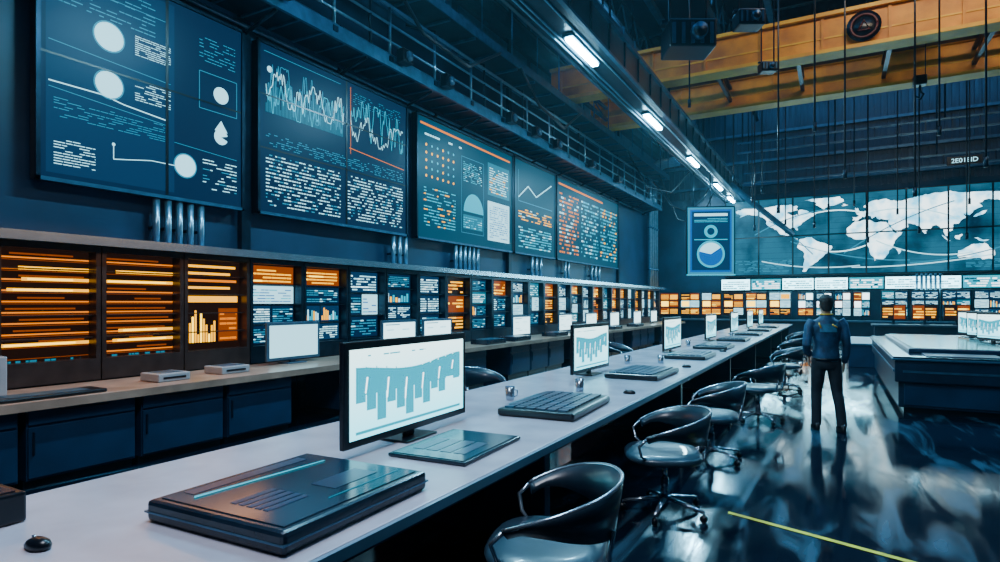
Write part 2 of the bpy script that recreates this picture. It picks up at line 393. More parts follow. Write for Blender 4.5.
# ------------------------------------------------------------ bench
b=root('wall_bench','long brown bench worktop in front of the display cabinets','bench')
m=MB(); m.box(-6.995,-5.98,1.2,28,.735,.775,WOOD,.008,1); m.obj('worktop',b)
m=MB(); m.box(-5.98,-5.965,1.2,28,.70,.775,WOOD); m.obj('edge_strip',b)
bc=root('base_cabinet','dark navy base cabinet with a drawer and door','cabinet',(-6.06,2.0,0),PI/2,'base cabinets under the bench')
m=MB(); m.box(-.46,.46,.02,.88,.08,.73,NAVY2); m.box(-.46,.46,.07,.88,0,.08,BLACK); m.obj('cabinet_body',bc)
m=MB(); m.box(-.45,.45,0,.02,.56,.70,NAVY2,.004,1); d=m.obj('drawer',bc)
m=MB(); m.box(-.2,.2,-.012,0,.66,.675,STEEL); m.obj('handle',d)
m=MB(); m.box(-.45,.45,0,.02,.10,.54,NAVY2,.004,1); d=m.obj('door',bc)
m=MB(); m.box(-.42,-.405,-.012,0,.3,.5,STEEL); m.obj('handle',d)
for i in range(1,26): 
    if i in (4,9,13,18,22): continue
    dup(bc,(-6.06,2.0+i*.98,0))
# ------------------------------------------------------------ main desk
dk=root('control_desk','very long pale grey control desk with dark supports','desk')
m=MB(); m.box(-3.2,-1.55,-.6,27.6,.705,.75,DESK,.01,2); m.obj('worktop',dk)
m=MB(); m.box(-1.55,-1.53,-.6,27.6,.70,.745,DESKE); m.obj('edge_strip',dk)
m=MB(); m.box(-2.55,-2.5,-.5,27.5,.12,.70,NAVY2); m.obj('modesty_panel',dk)
m=MB(); m.box(-1.75,-1.68,-.5,27.5,.60,.70,STEEL); m.obj('rail',dk)
for i in range(8):
    y=-.4+i*3.95
    m=MB(); m.box(-3.1,-1.65,y,y+.09,.04,.70,NAVY2,.005,1); m.box(-3.12,-1.63,y-.02,y+.11,0,.04,STEEL); m.obj('support_panel',dk)
# ------------------------------------------------------------ monitors
def monitor(w,h,label,loc,rz,style='chart',case=BLACK,grp='desk monitors'):
    r=root('monitor',label,'monitor',loc,rz,grp)
    m=MB(); m.box(-w/2,w/2,0,.035,.05,.05+h,case,.008,2); m.box(-w*.3,w*.3,.03,.075,.05+h*.2,.05+h*.8,case,.01,1); m.obj('casing',r)
    bz=.045; bg={'chart':E['mon'],'white':E['glow'],'blank':E['pale']}[style]
    g=G(w-2*bz,h-2*bz,bg,-.003,.05+bz)
    if style=='chart':
        n=12; tops=[.80,.79,.77,.75,.73,.72,.72,.73,.75,.78,.80,.82,.83]; lows=[.40,.30,.16,.34,.24,.14,.30,.22,.38,.32,.50,.46]
        for i in range(n):
            u=.04+i*.0767
            g.poly([(u,lows[i]),(u+.069,lows[i]),(u+.069,tops[i+1]),(u,tops[i])],E['cyan'],1)
            g.rect(u+.069,max(lows[i],.48),u+.0767,tops[i],E['cyan'],1)
        for u,v0,v1 in((.10,.50,.68),(.26,.40,.64),(.41,.34,.60),(.56,.42,.62),(.72,.50,.66),(.86,.60,.72)): g.poly([(u,v0),(u+.010,v0),(u+.024,v1),(u+.012,v1)],E['white'],3)
        g.rect(.04,.05,.96,.085,E['cyan'],1); g.rows(.05,.91,.6,.95,1,E['cyan'],.4,.6,1)
    elif style=='white':
        g.rows(.1,.2,.8,.8,5,E['pale'],.4,.5,1,(.1,.3)); g.rect(.06,.9,.5,.94,E['dim'],1)
    g.obj('screen',r)
    m=MB(); m.box(-.05,.05,.03,.06,.012,.05+h*.4,case,.006,1); m.obj('stand',r)
    m=MB(); m.box(-.17,.17,-.07,.15,0,.014,case,.005,2); m.obj('stand_base',r)
    return r
ZD=.7515
LM='black framed monitor with filled cyan chart on the desk'
monitor(1.33,.60,LM,(-2.38,3.12,ZD),PI/2+.04)
m2=monitor(1.18,.57,LM,(-2.58,6.92,ZD),PI/2-.02)
for y in(10.75,14.5,18.2,21.8,25.2): dup(m2,(-2.5,y,ZD))
mw=monitor(.95,.53,'pale blank monitor standing on the wall bench',(-6.66,5.98,.776),PI/2,'blank',GREYP,'bench monitors')
mb=monitor(.95,.50,'white screen monitor standing on the wall bench',(-6.6,9.4,.776),PI/2,'white',GREYP,'bench monitors')
for y in(8.25,12.9,15.6,17.65,19.9,22.6,25): dup(mb,(-6.6,y,.776))
# ------------------------------------------------------------ desk devices
def slab(name,label,cat,cx,cy,sx,sy,t,rz=0,kind='panel'):
    r=root(name,label,cat,(cx,cy,ZD),rz,None)
    m=MB(); m.box(-sx/2,sx/2,-sy/2,sy/2,.0,t,DARKP if kind!='keys' else BLACK,min(.018,t*.3),2); m.obj('casing',r)
    if kind=='panel':
        m=MB(); m.box(-sx/2+.04,sx/2-.04,-sy/2+.04,sy/2-.04,t,t+.004,TOPD)
        for i in range(5): m.box(-sx*.05+i*.045,-sx*.05+i*.045+.03,-sy*.36,-sy*.12,t+.004,t+.006,NAVY2)
        m.box(-sx*.42,-sx*.34,-sy*.36,sy*.36,t+.004,t+.006,NAVY2); m.box(sx*.08,sx*.26,sy*.02,sy*.34,t+.004,t+.006,NAVY2); m.obj('touch_surface',r)
        m=MB(); m.box(-sx/2-.004,sx/2+.004,-sy/2-.004,sy/2+.004,t*.42,t*.5,STEELB); m.obj('trim_band',r)
        m=MB(); m.add([(-sx*.30,-sy*.38,t+.008),(-sx*.27,-sy*.40,t+.008),(-sx*.20,sy*.38,t+.008),(-sx*.22,sy*.38,t+.008)],[(0,1,2,3)],E['cyan']); m.obj('light_strip',r)
        m=MB(); m.box(sx*.34,sx*.345,-sy*.1,sy*.42,t+.004,t+.007,E['teal']); m.obj('light_strip',r)
    elif kind=='tablet':
        m=MB(); m.box(-sx/2+.02,sx/2-.02,-sy/2+.02,sy/2-.02,t,t+.003,TOPD); m.obj('touch_surface',r)
        m=MB()
        for i in range(4): m.box(-sx*.35+i*.09,-sx*.35+i*.09+.07,-sy*.3,sy*.1,t+.003,t+.005,GREYP)
        m.obj('keys',r)
    else:
        m=MB(); nx,ny=6,max(8,int(sy/.075))
        for i in range(nx):
            for j in range(ny):
                a=-sx/2+.05+i*(sx-.1)/nx; c=-sy/2+.04+j*(sy-.08)/ny
                m.box(a,a+(sx-.1)/nx*.82,c,c+(sy-.08)/ny*.82,t-.002,t+.014,GREYP if (i+j)%7 else STEELB)
        k=m.obj('keys',r); k['kind']='stuff'
        m=MB(); m.box(-sx/2+.012,-sx/2+.035,-sy*.3,sy*.3,t,t+.004,E['teal']); m.obj('status_strip',r)
    return r
slab('touch_console','thick dark touch console with cyan light line on desk','touch console',-2.03,1.84,.76,.86,.085,.03)
slab('tablet_pad','thin dark flat pad lying on the desk','tablet',-1.98,3.03,.50,.72,.022,.05,'tablet')
kb=slab('keyboard','chunky black keyboard unit on the pale desk','keyboard',-2.0,4.55,.62,1.0,.06,.06,'keys')
dup(kb,(-2.02,7.15,ZD),-.02); dup(kb,(-2.02,9.9,ZD),0)
for y in(12.2,14.8,17.6,20.3,23): dup(kb,(-2.05,y,ZD),0)
def cup(x,y,label='small metal cup on the desk',rad=.045,h=.12):
    r=root('desk_cup',label,'cup',(x,y,ZD),0,'cups and pots on the desk')
    m=MB(); m.loft([(0,0,0,rad*.8,rad*.8),(0,0,.01,rad*.85,rad*.85),(0,0,h,rad,rad),(0,0,h,rad*.88,rad*.88),(0,0,.02,rad*.7,rad*.7)],RIM,16); m.obj('cup_body',r)
    m=MB(); m.tube([(rad*.9,0,h*.8),(rad+.03,0,h*.75),(rad+.03,0,h*.35),(rad*.85,0,h*.25)],.006,RIM,6); m.obj('handle',r); return r
c=cup(-2.55,4.75); 
for p in((-2.2,5.55),(-2.6,8.4),(-2.2,8.7),(-2.6,12.5),(-2.3,16.2)): dup(c,(p[0],p[1],ZD),random.random()*3)
def mouse(x,y):
    m=MB(); m.loft([(0,0,0,.033,.058),(0,0,.012,.036,.062),(0,-.004,.026,.030,.052),(0,-.008,.036,.016,.03),(0,-.008,.038,.004,.01)],BLACK,16)
    m.cyl((-.004,.03,.03),(.004,.03,.03),.010,RIM,10)
    return tag(m.obj('mouse',None,(x,y,ZD),PI/2),'small black computer mouse on the desk','mouse','computer mice')
mouse(-1.72,5.62); mouse(-1.75,8.3); mouse(-1.75,11.3); mouse(-2.47,1.06)
r=root('desk_unit','small black boxy unit standing on the desk','control box',(-2.92,1.06,ZD),0)
m=MB(); m.box(-.11,.11,-.11,.11,0,.12,BLACK,.012,2); m.obj('casing',r)
m=MB(); m.box(-.08,.08,-.08,.08,.12,.125,DARKP); m.obj('top_panel',r)
def bbox(x,y,sx,sy,h,label,mt=GREYP):
    m=MB(); m.box(-sx/2,sx/2,-sy/2,sy/2,0,h,mt,.012,2); m.box(sx/2,sx/2+.004,-sy*.35,sy*.35,h*.35,h*.6,BLACK)
    m.box(-sx*.35,sx*.35,-sy*.35,sy*.35,h,h+.004,STEELB)
    return tag(m.obj('equipment_box',None,(x,y,.776)),label,'equipment box','equipment boxes on the bench')
PALEB=mat('pale_box_plastic',(.32,.34,.38),.35,0,.1,5)
bbox(-6.4,3.95,.34,.36,.09,'pale grey flat equipment box on the bench',PALEB); bbox(-6.45,4.75,.34,.38,.09,'pale grey flat equipment box on the bench',PALEB)
bbox(-6.2,2.72,.30,.9,.035,'flat dark keyboard tray on the bench',BLACK); bbox(-6.25,6.9,.35,.5,.06,'flat dark equipment box on the bench',DARKP)
bbox(-6.68,2.32,.28,.5,.36,'tall pale grey equipment box on the bench',PALEB)
for y in(10.8,12.0,14.2,16.7,18.8,21.3): bbox(-6.3,y,.4,.8,.10,'flat dark equipment box on the bench',DARKP)

# ------------------------------------------------------------ chairs
def chair():
    r=root('swivel_chair','dark blue-grey swivel chair with slim silver rimmed curved back','chair',(0,0,0),0,'swivel chairs')
    W=1.24
    m=MB(); m.loft([(0,0,.415,.19,.17),(0,0,.42,.27,.23),(0,.02,.432,.33,.28),(0,.02,.462,.335,.29),(0,.02,.482,.315,.27),(0,.01,.487,.20,.19),(0,0,.480,.08,.08)],SEATL,32,2.8); m.obj('seat',r)
    N=48; PH=math.radians(120)
    vs=[];fs=[];top=[]
    for i in range(N+1):
        ph=-PH+2*PH*i/N; s=abs(ph)/PH
        zt=.80-.16*s**2; zb=.555+(zt-.045-.555)*min(1,s*1.12)**2.2
        for (R,z) in((.286,zb),(.304,(zt+zb)/2),(.324,zt),(.342,zt),(.324,(zt+zb)/2),(.304,zb)):
            vs.append((R*math.sin(ph)*W,-R*math.cos(ph),z))
        top.append((.333*W*math.sin(ph),-.333*math.cos(ph),zt+.002))
    for i in range(N):
        for j in range(6): fs.append((i*6+j,i*6+(j+1)%6,(i+1)*6+(j+1)%6,(i+1)*6+j))
    fs.append((0,1,2,3,4,5)); fs.append(tuple(N*6+j for j in range(6))[::-1])
    m=MB(); m.add(vs,fs,SEAT,True); m.obj('backrest',r)
    m=MB(); m.tube(top,.010,RIM,8); m.obj('rim',r)
    for s in(-1,1):
        m=MB(); m.tube([(s*.357,.166,.635),(s*.355,.22,.58),(s*.32,.20,.50),(s*.25,.12,.43)],.011,RIM,8); m.obj('arm_support',r)
    for a in(-.35,.35):
        m=MB(); m.tube([(.3*math.sin(a),-.2*math.cos(a),.425),(.42*math.sin(a),-.29*math.cos(a),.45),(.395*math.sin(a),-.315*math.cos(a),.60)],.013,RIM,8); m.obj('back_strut',r)
    m=MB(); m.cyl((0,0,.10),(0,0,.27),.032,RIM); m.cyl((0,0,.27),(0,0,.39),.02,RIM); m.box(-.1,.1,-.1,.1,.385,.415,BLACK,.01,1); m.obj('gas_column',r)
    m=MB(); m.cyl((0,0,.085),(0,0,.135),.045,RIM); m.obj('hub',r)
    for k in range(5):
        a=2*PI*k/5+.3; c,s=math.cos(a),math.sin(a)
        m=MB(); m.tube([(.03*c,.03*s,.115),(.17*c,.17*s,.10),(.32*c,.32*s,.075)],[(.024,.018),(.021,.014),(.016,.011)],RIM,8); l=m.obj('leg',r)
        m=MB(); m.cyl((.32*c+.016*s,.32*s-.016*c,.029),(.32*c-.016*s,.32*s+.016*c,.029),.028,BLACK,14)
        m.cyl((.32*c,.32*s,.03),(.32*c,.32*s,.078),.008,STEEL,8); m.obj('caster',l)
    return r
ch=chair(); ch.location=(-1.19,2.64,0); ch.rotation_euler=(0,0,PI/2+.3)
for x,y,a in((-1.15,4.68,.35),(-1.12,6.5,.1),(-.92,8.9,-.2),(-.82,12.3,.15),(-.95,15.6,0),(-1.0,19.5,.2)): dup(ch,(x,y,0),PI/2+a)
for x,y,a in((-3.85,6.3,-.2),(-3.9,12.0,0)): dup(ch,(x,y,0),-PI/2+a)

# ------------------------------------------------------------ right console
LX,LY=5.2,6.3
rc=root('island_console','large dark steel island console with broad glossy top','console',(.77,10.56,0))
m=MB(); m.box(.12,LX-.1,.14,LY-.1,.0,.08,BLACK); m.box(.05,LX-.04,.08,LY-.06,.08,.46,NAVY,.01,1); m.box(0,LX,0,LY,.46,.78,NAVY,.015,2); m.obj('console_body',rc)
m=MB(); m.box(-.04,LX+.03,-.04,LY+.03,.78,.81,STEELB,.008,2); m.box(-.02,LX+.01,-.02,LY+.01,.81,.835,TOPD); m.obj('worktop',rc)
m=MB(); m.box(.25,LX-.3,.9,LY-.3,.835,.90,NAVY2,.01,1); m.box(.32,LX-.37,.97,LY-.37,.90,.907,TOPD); m.obj('raised_deck',rc)
m=MB(); m.box(-.012,0,.1,LY-.1,.60,.63,STEELB); m.obj('side_rail',rc)
m=MB(); m.box(.1,LX-.1,-.012,0,.60,.63,STEELB); m.obj('front_rail',rc)
for i in range(4):
    m=MB(); m.box(.12+i*1.25,1.32+i*1.25,.062,.08,.12,.43,NAVY2,.004,1); m.obj('door',rc)
for i in range(4):
    m=MB(); m.box(.4+i*1.1,1.3+i*1.1,.15,.75,.835,.85,GREYP,.004,1); m.obj('control_panel',rc)
mr=monitor(.80,.50,'bright blue white monitor on the dark island console',(2.40,13.5,.9075),-PI/2+.35,'chart',BLACK,'island console monitors')
for x,y in((2.42,14.6),(2.44,15.7)): dup(mr,(x,y,.9075))
r=root('low_platform','low blue-grey console block behind the island console','console',(.3,17.6,0))
m=MB(); m.box(0,4.5,0,3.6,.0,.55,NAVY2,.01,1); m.obj('console_body',r)
m=MB(); m.box(-.03,4.53,-.03,3.63,.55,.60,STEELB,.01,1); m.obj('worktop',r)

# ------------------------------------------------------------ back wall
g=G(11.6,3.52,E['sea'])
def LL(lon,lat): return ((.0305*lon+.95+4.6)/11.6,(lat+55)/140)
conts=[[(-168,66),(-156,71),(-125,70),(-95,72),(-82,70),(-80,62),(-94,60),(-92,56),(-82,52),(-79,55),(-78,62),(-68,60),(-56,52),(-66,45),(-70,42),(-76,35),(-81,30),(-80,25),(-84,30),(-97,27),(-97,20),(-88,21),(-88,16),(-83,10),(-78,8),(-85,11),(-95,15),(-105,20),(-112,29),(-118,34),(-124,42),(-125,49),(-135,57),(-150,60),(-162,55),(-158,59),(-166,62)],
[(-55,80),(-25,81),(-20,72),(-40,65),(-45,60),(-53,67),(-58,75),(-70,78)],
[(-78,8),(-62,11),(-50,1),(-35,-6),(-39,-17),(-48,-26),(-58,-36),(-65,-42),(-69,-50),(-74,-50),(-72,-35),(-71,-18),(-81,-6)],
[(-6,35),(10,37),(20,31),(32,31),(36,22),(43,11),(51,12),(42,-2),(40,-12),(35,-22),(28,-33),(18,-34),(12,-18),(9,-1),(8,4),(-8,5),(-17,14),(-16,24)],
[(-9,43),(-1,44),(-4,48),(3,51),(9,54),(11,57),(6,59),(6,62),(15,69),(28,71),(40,67),(45,66),(60,69),(72,72),(80,73),(105,77),(115,73),(140,72),(160,70),(180,68),(178,63),(163,60),(160,53),(156,58),(143,59),(136,54),(140,48),(130,42),(126,35),(121,39),(118,38),(122,31),(115,23),(108,21),(108,12),(102,10),(103,2),(98,10),(94,17),(90,22),(80,14),(77,8),(72,20),(66,25),(57,27),(57,20),(45,13),(38,22),(35,32),(36,36),(27,37),(23,37),(19,42),(16,38),(10,44),(3,43),(-2,37),(-9,37)],
[(114,-22),(122,-18),(131,-12),(137,-12),(142,-11),(147,-19),(153,-27),(150,-37),(140,-38),(130,-32),(115,-34)],
[(-5,50),(1,51),(-2,58),(-6,57)],[(130,32),(140,35),(145,44),(139,40)],[(44,-16),(50,-15),(47,-25)],[(96,5),(106,-6),(102,-4)],[(110,0),(118,5),(116,-4)],[(131,-2),(147,-6),(140,-8)],[(-23,64),(-14,65),(-18,67)],[(168,-45),(177,-38),(174,-42)]]
def rough(c):
    out=[]
    for i,(a,bb) in enumerate(c):
        c2=c[(i+1)%len(c)]
        out.append((a,bb))
        for t in(.33,.66): out.append((a+(c2[0]-a)*t+random.uniform(-1.6,1.6),bb+(c2[1]-bb)*t+random.uniform(-1.6,1.6)))
    return out
for c in conts: g.poly([LL(*p) for p in rough(c)],E['land'],2)
random.seed(3)
for (p,q,hh,mm) in(((-100,35),(10,48),30,'glow'),((10,48),(115,30),25,'pale'),((-60,-10),(20,0),-22,'glow'),((20,0),(130,-25),-25,'pale'),((-120,45),(-60,-20),10,'dim'),((60,-40),(178,-10),-12,'dim'),((-20,-20),(110,60),18,'dim'),((-130,-30),(0,-42),-14,'pale'),((-10,-45),(150,-30),-10,'pale'),((-90,5),(60,-35),-20,'dim'),((-140,20),(-40,60),16,'dim')):
    pts=[]
    for i in range(17):
        t=i/16; pts.append(LL(p[0]+(q[0]-p[0])*t,p[1]+(q[1]-p[1])*t+hh*4*t*(1-t)*.5))
    g.line(pts,.045,E[mm],3)
for i in range(1,8): g.rect(i/8-.003,0,i/8+.003,1,BLACK,5)
for v in(.5,): g.rect(0,v-.009,1,v+.009,BLACK,5)
for i in range(14): g.line([(0,i/14),(1,i/14)],.010,E['panel'],1)
g.rows(.02,.04,.25,.2,8,E['dim'],.4,.6,2,(.01,.03)); g.rows(.8,.04,.97,.14,6,E['dim'],.4,.6,2,(.01,.03))
r=root('world_map_display','wide video wall showing a pale world map','screen',(-4.6+5.8,30.75,2.95))
m=MB(); m.box(-5.86,5.86,.012,.2,-.06,3.58,BLACK,.01,1); m.obj('frame',r); g.obj('screen',r)
for i in range(8):
    x=-4.2+i*1.35; r=root('light_panel','cyan glowing wall panel with white marks under the map','light panel',(x,30.9,2.2),0,'glowing wall panels')
    m=MB(); m.box(-.66,.66,0,.098,0,.6,STEEL,.01,1); m.obj('frame',r)
    g=G(1.28,.5,E['strip'] if i%3!=1 else E['cyan'],-.003,.05); g.rows(.04,.1,.96,.9,4,E['cyan'] if i%3!=1 else E['white'],.5,.8,1,(.04,.14),E['navy']); g.obj('diffuser',r)
def backscreen(x,y,z,w,h,kd,label):
    r=root('operator_display',label,'screen',(x,y,z),0,'operator displays at the back wall')
    m=MB(); m.box(-w/2,w/2,0,.06,0,h,BLACK,.01,1); m.obj('casing',r)
    g=G(w-.06,h-.06,BLACK,-.003,.03); nr=3 if h>.8 else 1
    for a in range(2):
        for c in range(nr):
            k2={'o':random.choice('ooaaow'),'w':random.choice('wwcgto'),'b':random.choice('wctcgc'),'r':random.choice('oao')}[kd]
            subpanel(g,.015+a*.5,.02+c/nr,.485+a*.5,(c+1)/nr-.02,k2)
    if kd=='o': g.rect(.05,.38,.45,.62,E['gold'],3); g.rect(.55,.72,.95,.92,E['amber'],3)
    if kd=='w': g.rect(.04,.36,.46,.62,E['white'],3); g.rect(.54,.70,.96,.96,E['white'],3)
    g.obj('screen',r)
    m=MB(); m.box(-.04,.04,.02,.06,-.14,.05,STEEL); m.box(-.14,.14,-.05,.12,-.157,-.14,STEEL); m.obj('stand',r)
for i in range(6): backscreen(-7.2+i*1.0,30.2,1.02,.94,1.12,'o','glowing orange and amber operator display at back wall')
for i in range(4): backscreen(-1.15+i*.72,30.3,1.02,.66,1.10,'w','bright white and cyan operator display at back wall')
for i in range(3): backscreen(1.9+i*.95,26.6,.99,.8,.58,'r','red and orange operator display on the rear console')
for i in range(5): backscreen(2.2+i*1.05,30.3,1.02,1.0,1.15,'b','blue and white operator display at the back wall')
def counter(x0,x1,y0,y1,z,name,label,cat):
    r=root(name,label,cat,(0,0,0)); m=MB(); m.box(x0,x1,y0,y1,z,z+.07,GREYP,.01,1); m.obj('worktop',r)
    m=MB(); m.box(x0+.1,x1-.1,y0+.2,y1-.1,0,z,NAVY); m.obj('counter_body',r)
counter(-7.6,7.5,29.6,30.6,.79,'rear_counter','long dark counter along the back wall','counter')
counter(1.2,5.5,26.1,27.2,.76,'rear_console_table','dark console table carrying orange displays','table')
for i in range(6):
    x=3.0+i*.16; b=MB(); b.cyl((x,30.53,.862),(x,30.53,2.85),.045,PIPE); b.cyl((x,30.53,2.75),(x,30.53,2.8),.06,STEELB); tag(b.obj('conduit'),'vertical galvanised conduit rising from the rear counter','pipe','rear wall conduits')
for i,y in enumerate((28.6,29.0,29.4,29.8)):
    b=MB(); b.tube([(-7.75,y,0.01),(-7.75,y,7.9),(-7.65,y,8.2),(-7.3,y,8.35),(-6.6,y,8.4)],.09,PIPE,12)
    for z in(1.2,3.2,5.2,7.2): b.cyl((-7.75,y,z),(-7.75,y,z+.08),.12,STEELB)
    tag(b.obj('vertical_pipe'),'tall pale pipe bending at the top beside the wall','pipe','tall corner pipes')
for pts in ([(-6.9,26,6.9),(-6.3,26.5,5.9),(-5.6,27,5.6),(-5.0,27,6.1),(-4.75,27,6.6)],[(-6.8,26.6,7.3),(-6.2,27.5,5.4),(-5.4,28.0,5.1),(-4.75,28.2,6.6)],[(-6.8,22,7.3),(-6.2,22.5,6.0),(-5.4,23.0,5.8),(-4.75,23.2,6.6)],[(-6.69,8,7.34),(-6.65,9,6.6),(-6.6,10.5,6.5),(-6.69,12,7.34)],[(-6.69,13,7.34),(-6.65,14,6.7),(-6.6,15.5,6.5),(-6.69,17,7.34)]):
    b=MB(); b.tube(pts,.035,BLACK,8); tag(b.obj('hanging_cable'),'black cable looping below the cable tray','cable','looping cables')

# hanging info screen
g=G(1.65,2.45,E['dim'])
g.rect(.05,.03,.95,.97,E['blue'],1); g.rect(.09,.06,.91,.94,E['panel'],2); g.rect(.14,.87,.86,.91,E['pale'],3); g.rows(.14,.78,.86,.85,3,E['cyan'],.4,.8,3,(.1,.3))
g.circ(.5,.64,.24,E['cyan'],3); g.circ(.5,.64,.13,E['panel'],4); g.circ(.5,.30,.50,E['cyan'],3); g.circ(.5,.30,.42,E['blue'],4); g.circ(.5,.3,.42,E['pale'],5,20,.6,2.9)
g.rect(.14,.51,.86,.525,E['cyan'],3)
r=root('hanging_display','portrait dark blue info display hanging from the gantry','screen',(-3.98,23.0,2.68),A-.1)
m=MB(); m.box(-.87,.87,.012,.12,-.05,2.5,BLACK,.01,1); m.box(-.87,.87,-.02,.01,-.05,-.0,E['cyan']); m.obj('frame',r); g.obj('screen',r)
for q in(-.6,0):
    m=MB(); m.cyl((q,.08,2.5),(q,.08,3.75),.02,STEEL,8); m.obj('hanger_rod',r)

# ------------------------------------------------------------ lighting gantry
r=root('lighting_gantry','long dark steel beam carrying strip lights','gantry')
m=MB(); m.box(-4.62,-3.9,4.0,30.7,6.5,6.56,STEEL); m.box(-3.96,-3.88,4,30.7,6.45,7.1,STEEL); m.box(-4.66,-4.60,4,30.7,6.45,7.1,STEEL)
m.box(-4.66,-3.80,4,30.7,7.1,7.16,STEELB); m.box(-3.88,-3.80,4,30.7,6.45,6.5,STEELB)
for i in range(27): m.box(-3.88,-3.84,4.3+i,4.36+i,6.5,7.1,STEEL)
m.obj('beam',r)
for x in(-4.5,-4.4,-4.05):
    m=MB(); m.cyl((x,4,6.475),(x,30.7,6.475),.022,PIPE,8); m.obj('conduit',r)
for y in(7,12.5,17.8,23,28):
    m=MB(); m.cyl((-4.25,y,7.1),(-4.25,y,H-.7),.03,STEEL,8); m.obj('hanger_rod',r)
m=MB(); m.tube([(-3.9,27.0,6.65),(-3.1,28.2,5.95),(-2.1,29.6,5.1),(-1.7,30.2,4.75)],[(.16,.10)]*4,STEELB,8); m.obj('brace',r)
for y in(5.8,10.8,15.9,21.1,26.1,29.6):
    l=root('strip_light','cold white strip light under the gantry beam','light',(-4.22,y,6.435),0,'strip lights')
    m=MB(); m.box(-.11,.11,-.75,.75,0,.06,STEELB,.01,1); m.obj('housing',l)
    m=MB(); m.box(-.062,.062,-.70,.70,-.05,0,E['tube'],.01,1); m.obj('tube',l)
r=root('ventilation_duct','large rectangular blue-grey sheet metal duct below ceiling','duct')
m=MB(); m.box(-7.0,-5.9,13,16.2,9.0,9.9,DUCT,.03,1); m.box(-7.0,-5.9,16.2,30.6,9.45,10.4,DUCT,.03,1)
for i in range(14): m.box(-7.04,-5.86,13.6+i*1.25,13.68+i*1.25,8.96 if i<2 else 9.42,9.94 if i<2 else 10.44,STEELB)
m.obj('duct_body',r)
for y in(14,20,26):
    for x in(-6.9,-6.0):
        m=MB(); m.cyl((x,y,9.8),(x,y,H-.6),.025,STEEL,6); m.obj('hanger_rod',r)

# ------------------------------------------------------------ catwalk
r=root('catwalk','dark steel catwalk with handrails above the displays','catwalk')
m=MB(); m.box(-7.88,-7.1,1.5,28.3,5.97,6.03,STEEL); m.box(-7.14,-7.08,1.5,28.3,5.93,6.16,STEELB)
for i in range(54): m.box(-7.85,-7.14,1.6+i*.49,1.64+i*.49,5.94,5.97,STEELB)
m.obj('deck',r)
for z,q in((7.05,.032),(6.72,.024),(6.4,.024)):
    m=MB(); m.cyl((-7.11,1.5,z),(-7.11,28.3,z),q,PIPE,8); m.obj('handrail',r)
for i in range(20):
    y=1.6+i*1.4; m=MB(); m.cyl((-7.11,y,6.0),(-7.11,y,7.05),.028,PIPE,8); m.box(-7.16,-7.06,y-.05,y+.05,6.03,6.12,STEEL); m.obj('rail_post',r)
for i in range(14):
    y=2.2+i*1.96; m=MB(); m.tube([(-7.85,y,7.45),(-7.12,y,7.15),(-7.12,y,6.0)],.03,STEEL,6); m.obj('bracket',r)
    m=MB(); m.tube([(-7.86,y,5.75),(-7.2,y,5.95)],.03,STEEL,6); m.obj('bracket',r)
r=root('cable_tray','long dark cable tray hanging above the catwalk','cable tray')
m=MB(); m.box(-7.4,-6.75,1,28.3,7.35,7.4,STEEL); m.box(-7.42,-7.38,1,28.3,7.35,7.55,STEEL); m.box(-6.77,-6.73,1,28.3,7.35,7.55,STEELB)
for i in range(28): m.box(-7.38,-6.77,1.2+i*.98,1.26+i*.98,7.3,7.35,STEELB)
m.obj('tray',r)
for i in range(20):
    y=1.5+i*1.4
    if min(abs(y-17),abs(y-20.4))<.4: y+=.5
    m=MB(); m.cyl((-6.76,y,7.4),(-6.76,y,8.7 if y>12.5 else H-.7),.018,STEELB,6); m.obj('hanger_rod',r)
for (x,z,q) in((-7.80,6.40,.05),(-7.80,6.58,.045),(-7.0,7.455,.045),(-7.2,7.455,.045),(-7.75,7.62,.09),(-7.84,5.84,.03)):
    m=MB(); m.cyl((x,1,z),(x,28.2,z),q,PIPE if q<=.05 else STEELB,10)
    for i in range(9): m.cyl((x,2+i*3,z),(x,2.1+i*3,z),q*1.1,STEEL,10)
    tag(m.obj('horizontal_pipe'),'long steel pipe running along the upper wall','pipe','long wall pipes')
for y in (3.1,4.5,5.9,8.7,10.1,12.9,14.3,15.7,18.5,21.3):
    m=MB(); m.box(-7.05,-6.87,y,y+.3,6.05,6.3,BLACK,.02,1); m.cyl((-6.87,y+.15,6.17),(-6.83,y+.15,6.17),.09,GREYP,14); m.box(-7.078,-7.04,y+.12,y+.18,6.1,6.2,STEEL)
    tag(m.obj('speaker_box'),'small black box mounted on the catwalk edge','speaker','catwalk boxes')
for (x,z0,z1) in((-6.1,10.6,11.4),(-5.3,8.4,9.2),(-3.2,10.2,11.2)):
    ye=30.7 if x!=-5.3 else 16.2
    m=MB(); m.box(x-.06,x+.06,-2,ye,z0,z0+.1,STEEL); m.box(x-.06,x+.06,-2,ye,z1,z1+.1,STEEL)
    for i in range(int((ye+1.8)/1.35)):
        y=-1.8+i*1.35; m.tube([(x,y,z0+.05),(x,y+.67,z1+.05),(x,y+1.35,z0+.05)],.03,STEELB,6)
    for y in(0,8,15): m.cyl((x,y,z1+.1),(x,y,H-.56),.03,STEEL,6)
    tag(m.obj('roof_truss'),'long dark lattice truss below the ceiling','truss','roof trusses')

